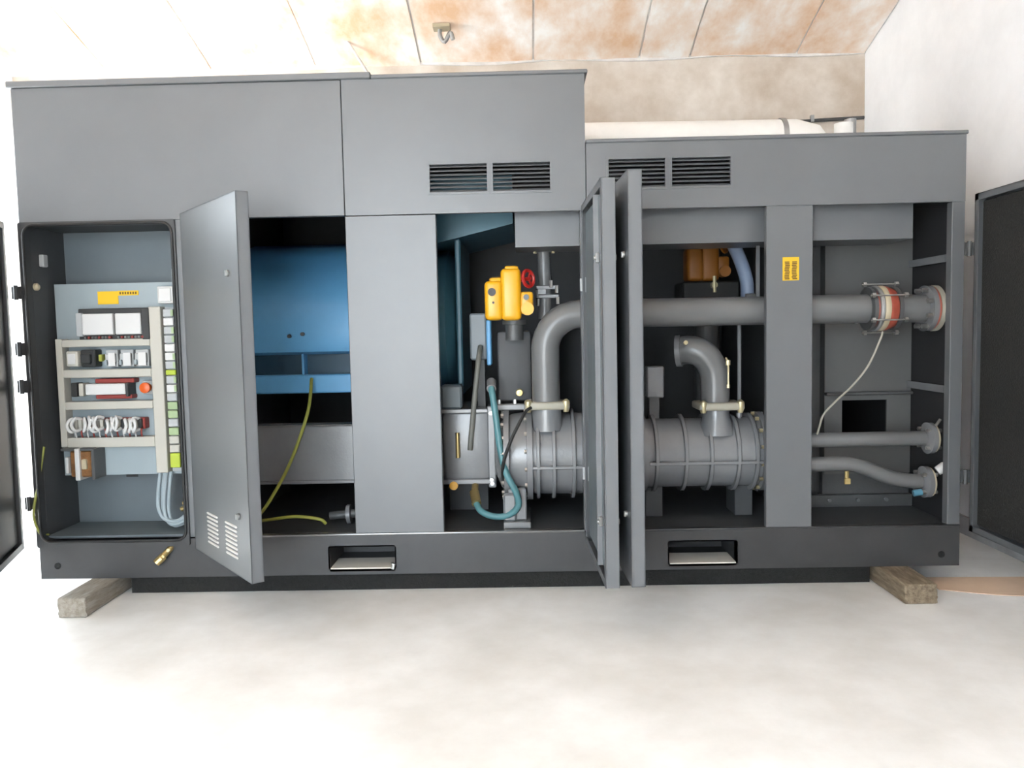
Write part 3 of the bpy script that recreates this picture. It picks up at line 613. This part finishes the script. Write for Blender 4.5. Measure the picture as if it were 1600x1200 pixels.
# ------------------------------------------------------------------ bits behind the right middle bay
tag(obj('support_rod', MB().cyl((1.083, 0.26, 0.72), (1.083, 0.26, 1.30), 0.010, 10).cyl((1.083, 0.26, 0.78), (1.083, 0.26, 0.80), 0.016, 8), cast), 'thin grey upright rod right of the short elbow', 'rod')
cbx = thing('control_box', (0.655, 0.30, 0.79), 'small grey box above the stage beside the right middle door', 'box')
obj('box_body', B(0.612, 0.700, 0.25, 0.36, 0.885, 1.045, bev=0.006), cast, cbx, None)
obj('box_stand', B(0.63, 0.68, 0.28, 0.33, 0.76, 0.885), castd, cbx, None)
v2 = thing('valve_block', (1.045, 0.80, 1.36), 'black valve block beneath the amber actuator in right bay', 'valve')
obj('block_body', B(0.885, 1.205, 0.70, 0.95, 1.36, 1.495, bev=0.01), rubber, v2, None)
obj('block_union', MB().cyl((1.055, 0.70, 1.47), (1.055, 0.66, 1.47), 0.018, 10).cyl((1.055, 0.665, 1.43), (1.055, 0.665, 1.52), 0.010, 8), gold_b, v2)
obj('block_pipe', MB().cyl((1.045, 0.82, 0.80), (1.045, 0.82, 1.36), 0.07, 20), castd, v2)
tag(obj('blue_pipe', MB().tube([(1.14, 0.62, 1.70), (1.175, 0.60, 1.61), (1.200, 0.58, 1.52), (1.21, 0.57, 1.44), (1.21, 0.60, 1.34), (1.20, 0.75, 1.28)], 0.036, 16, 6), mat('pale blue paint', (0.36, 0.45, 0.62), 0.45)), 'pale blue pipe curving down behind the thick pipe in right bay', 'pipe')
rp = thing('pipe_hanger', (1.19, 0.36, 1.36), 'slim grey hanger strap behind panel with yellow sticker', 'bracket')
obj('strap', B(1.180, 1.198, 0.30, 0.315, 1.36, 1.66), cast, rp, None)
obj('clip', B(1.13, 1.18, 0.30, 0.33, 1.385, 1.405, bev=0.004), steel, rp, None)
tk = thing('oil_tank', (0.45, 1.15, 0.268), 'dark grey tank deep behind the compressor stages', 'tank')
obj('tank_shell', MB().lathe((0.45, 1.15, 0.268), (0, 0, 1), [(0, 0.25), (0.9, 0.25), (0.98, 0.20), (1.02, 0.08)], 32), inner, tk)

# ------------------------------------------------------------------ cooler housing in the right bay
coolm = mat('dull grey cooler paint', (0.15, 0.152, 0.15), 0.55, 0, 0.06, 4)
ch = thing('cooler_housing', (1.8, 0.8, 0.268), 'dark grey cooler casing with square opening behind the small pipes', 'cooler')
obj('front_sheet', MB().holed(1.585, 2.040, 0.44, 1.70, [(1.678, 1.914, 0.640, 0.834)], 0.45, 0.465), coolm, ch, None)
obj('ledge', B(1.585, 2.040, 0.42, 0.465, 0.862, 0.880, bev=0.004), castd, ch, None)
obj('top_sheet', B(1.40, 2.040, 0.45, 1.6, 1.70, 1.712), castd, ch, None)
obj('side_sheet', MB().box(1.50, 1.585, 0.52, 0.535, 0.30, 1.70).box(1.585, 1.60, 0.465, 1.5, 0.44, 1.70), castd, ch, None)
obj('lower_rail', MB().box(1.38, 2.040, 0.42, 0.46, 0.268, 0.33).box(1.58, 2.04, 0.46, 0.50, 0.30, 0.45), castd, ch, None)
for x in (1.60, 1.75, 1.90): obj('bolt', MB().cyl((x, 0.405, 0.305), (x, 0.42, 0.305), 0.010, 8), cast, ch)
def water_pipe(path, y, fx, fz, label, fm):
    w = thing('water_pipe', (1.7, y, path[0][1]), label, 'pipe')
    obj('pipe_run', MB().tube([(x, y, z) for x, z in path], 0.036, 22, 6), pipe_m, w)
    f = obj('end_flange', MB().lathe((fx, y, fz), (1, 0, 0), [(0, 0.03), (0, 0.055), (0.012, 0.078), (0.034, 0.078), (0.034, 0.03)], 32), cast, w)
    obj('gasket', MB().lathe((fx+0.035, y, fz), (1, 0, 0), [(0, 0.02), (0, 0.072), (0.010, 0.072), (0.010, 0.0)], 32), fm, f)
    for k in range(4):
        a = PI/4 + k*PI/2; yy, zz = y+0.060*math.cos(a), fz+0.060*math.sin(a)
        obj('flange_bolt', MB().cyl((fx-0.012, yy, zz), (fx+0.06, yy, zz), 0.010, 6), steel, f)
    return w
w1 = water_pipe([(1.18, 0.668), (1.43, 0.668), (1.70, 0.668), (1.99, 0.668)], 0.15, 1.965, 0.668, 'straight upper small water pipe in the right bay', creamb)
obj('bleed_valve', MB().cyl((1.995, 0.10, 0.735), (2.012, 0.09, 0.768), 0.007, 8), steel, w1)
w2 = water_pipe([(1.18, 0.551), (1.45, 0.552), (1.57, 0.551), (1.645, 0.536), (1.72, 0.505), (1.80, 0.475), (1.88, 0.461), (1.97, 0.458)], 0.12, 1.935, 0.455, 'lower small water pipe bending down in the right bay', creamb)
obj('blue_plug', MB().cyl((1.885, 0.09, 0.405), (1.925, 0.085, 0.412), 0.016, 14), bluecap, w2)
obj('white_cap', MB().lathe((1.995, 0.08, 0.515), (0.8, -0.2, 0.55), [(0, 0.022), (0.04, 0.026), (0.055, 0.02), (0.056, 0)], 16), white_p, w2)
obj('drain_cock', MB().cyl((1.565, 0.10, 0.46), (1.565, 0.10, 0.52), 0.011, 10).box(1.550, 1.580, 0.085, 0.10, 0.455, 0.485, bev=0.003), brass, w2)
tag(obj('capillary_tube', MB().tube([(1.715, 0.06, 1.20), (1.705, 0.06, 1.165), (1.653, 0.07, 1.039), (1.585, 0.09, 0.94), (1.510, 0.10, 0.865), (1.455, 0.11, 0.80), (1.437, 0.12, 0.735), (1.43, 0.13, 0.70)], 0.0052, 8, 8), ivory), 'thin ivory tube hanging from the red bellows joint', 'tube')

# ------------------------------------------------------------------ things on the enclosure roof
ld = thing('lagged_duct', (1.1, 1.35, 2.126), 'fat white lagged duct lying on the lower roof', 'duct')
obj('duct_run', MB().tube([(0.32, 1.35, 2.415), (1.72, 1.35, 2.405), (1.80, 1.35, 2.385), (1.85, 1.35, 2.32), (1.86, 1.35, 2.126)], 0.125, 28), lag, ld, 40)
obj('duct_clip', MB().lathe((1.62, 1.35, 2.406), (1, 0, 0), [(0, 0.12), (0, 0.132), (0.03, 0.132), (0.03, 0.12)], 28), galv, ld)
obj('duct_saddle', MB().box(0.55, 0.62, 1.25, 1.45, 2.126, 2.30).box(1.30, 1.37, 1.25, 1.45, 2.126, 2.30), galv, ld, None)
vsb = thing('vent_stub', (2.0, 1.2, 2.126), 'silver vent stub standing on the roof corner at right', 'vent')
obj('stub_tube', MB().cyl((1.97, 1.2, 2.126), (1.97, 1.2, 2.46), 0.055, 24), lag, vsb)
obj('stub_cowl', MB().cyl((2.035, 1.26, 2.126), (2.035, 1.26, 2.50), 0.035, 18), galv, vsb)
cn = thing('wall_conduit', (2.3, 2.38, 2.78), 'thin dark conduit along the tan back wall near corner', 'conduit')
obj('conduit_run', MB().tube([(1.2, 2.385, 2.74), (2.59, 2.385, 2.79)], 0.013, 10), castd, cn)
for x in (1.6, 2.2): obj('conduit_clip', B(x-0.012, x+0.012, 2.37, 2.40, 2.73+(x-1.2)*0.036, 2.78+(x-1.2)*0.036), galv, cn, None)
hb = thing('ceiling_bracket', (-0.53, 2.0, vz(2.0)), 'small bent metal bracket hanging from the ceiling', 'bracket')
zb = vz(2.0)
obj('bracket_arm', MB().tube([(-0.56, 2.0, zb+0.01), (-0.565, 2.0, zb-0.05), (-0.53, 1.99, zb-0.10), (-0.49, 1.98, zb-0.04), (-0.47, 1.98, zb-0.09)], 0.015, 10, 4), galv, hb)
obj('bracket_plate', B(-0.61, -0.49, 1.94, 2.06, zb-0.012, zb+0.012), creamb, hb, None)
tag(obj('ceiling_wire', MB().tube([(-1.26, 2.10, vz(2.10)+0.01), (-1.22, 2.15, vz(2.1)-0.05), (-1.15, 2.25, 3.20), (-1.10, 2.39, 3.12)], 0.010, 8, 6), seam_m), 'short pale wire drooping from ceiling to back wall', 'wire')

# ------------------------------------------------------------------ on the floor
def timber(name, x0, x1, y0, y1, rz, m, label):
    mb = MB(); cx, cy = (x0+x1)/2, (y0+y1)/2
    mb.box(-(x1-x0)/2, (x1-x0)/2, -(y1-y0)/2, (y1-y0)/2, 0, 0.070-FZ, bev=0.006, seg=2)
    bmesh.ops.subdivide_edges(mb.bm, edges=[e for e in mb.bm.edges if e.calc_length() > 0.05], cuts=5, use_grid_fill=True)
    for v in mb.bm.verts:
        if 0.001 < v.co.z < 0.09: v.co.x += random.uniform(-0.003, 0.003); v.co.y += random.uniform(-0.003, 0.003)
    return tag(obj(name, mb, m, None, 40, T(cx, cy, FZ) @ Matrix.Rotation(rz, 4, 'Z')), label, 'timber')
timber('timber_block', -2.152, -2.022, -0.29, 0.42, 0.0, wood, 'pale timber block under the left end of the base')
timber('timber_block', 1.680, 1.825, -0.27, 0.42, 0.0, wood2, 'brown timber block under the right end of the base')
cs = MB(); n = 14; rows = []
for i in range(n+1):
    u = i/n; row = []
    for j in range(7):
        v = j/6; x = 1.93+0.66*u; y = (0.10 - 0.02*u) - (0.18+0.10*math.sin(PI*u*0.9))*v
        row.append((x, y, FZ + 0.004 + 0.05*max(0, u-0.45)**1.5*v*1.6))
    rows.append(row)
vt = [[cs.bm.verts.new(p) for p in r] for r in rows]; vb_ = [[cs.bm.verts.new((p[0], p[1], p[2]-0.003)) for p in r] for r in rows]
for i in range(n):
    for j in range(6):
        cs.bm.faces.new((vt[i][j], vt[i+1][j], vt[i+1][j+1], vt[i][j+1])); cs.bm.faces.new((vb_[i][j], vb_[i][j+1], vb_[i+1][j+1], vb_[i+1][j]))
for i in range(n):
    for j in (0, 6): cs.bm.faces.new((vt[i][j], vt[i+1][j], vb_[i+1][j], vb_[i][j]))
for j in range(6):
    for i in (0, n): cs.bm.faces.new((vt[i][j], vt[i][j+1], vb_[i][j+1], vb_[i][j]))
tag(obj('cardboard_sheet', cs, cardb), 'flat tan cardboard sheet on floor near right wall', 'cardboard')
bv = thing('brass_drain_valve', (-1.778, -0.03, 0.16), 'small brass drain valve hanging below the electrical cabinet', 'valve')
obj('valve_barrel', MB().cyl((-1.750, 0.01, 0.220), (-1.785, -0.045, 0.175), 0.015, 14).cyl((-1.775, -0.03, 0.185), (-1.805, -0.05, 0.155), 0.019, 10), brass, bv)
obj('valve_stem', MB().cyl((-1.762, -0.01, 0.205), (-1.748, -0.04, 0.215), 0.008, 10), gold_b, bv)
tag(obj('bolt_scrap', MB().cyl((-0.665, -0.012, 0.098), (-0.66, -0.012, 0.122), 0.009, 6).cyl((-0.662, -0.012, 0.122), (-0.66, -0.012, 0.127), 0.013, 6), steel), 'shiny loose bolt at the corner of left fork pocket', 'bolt')
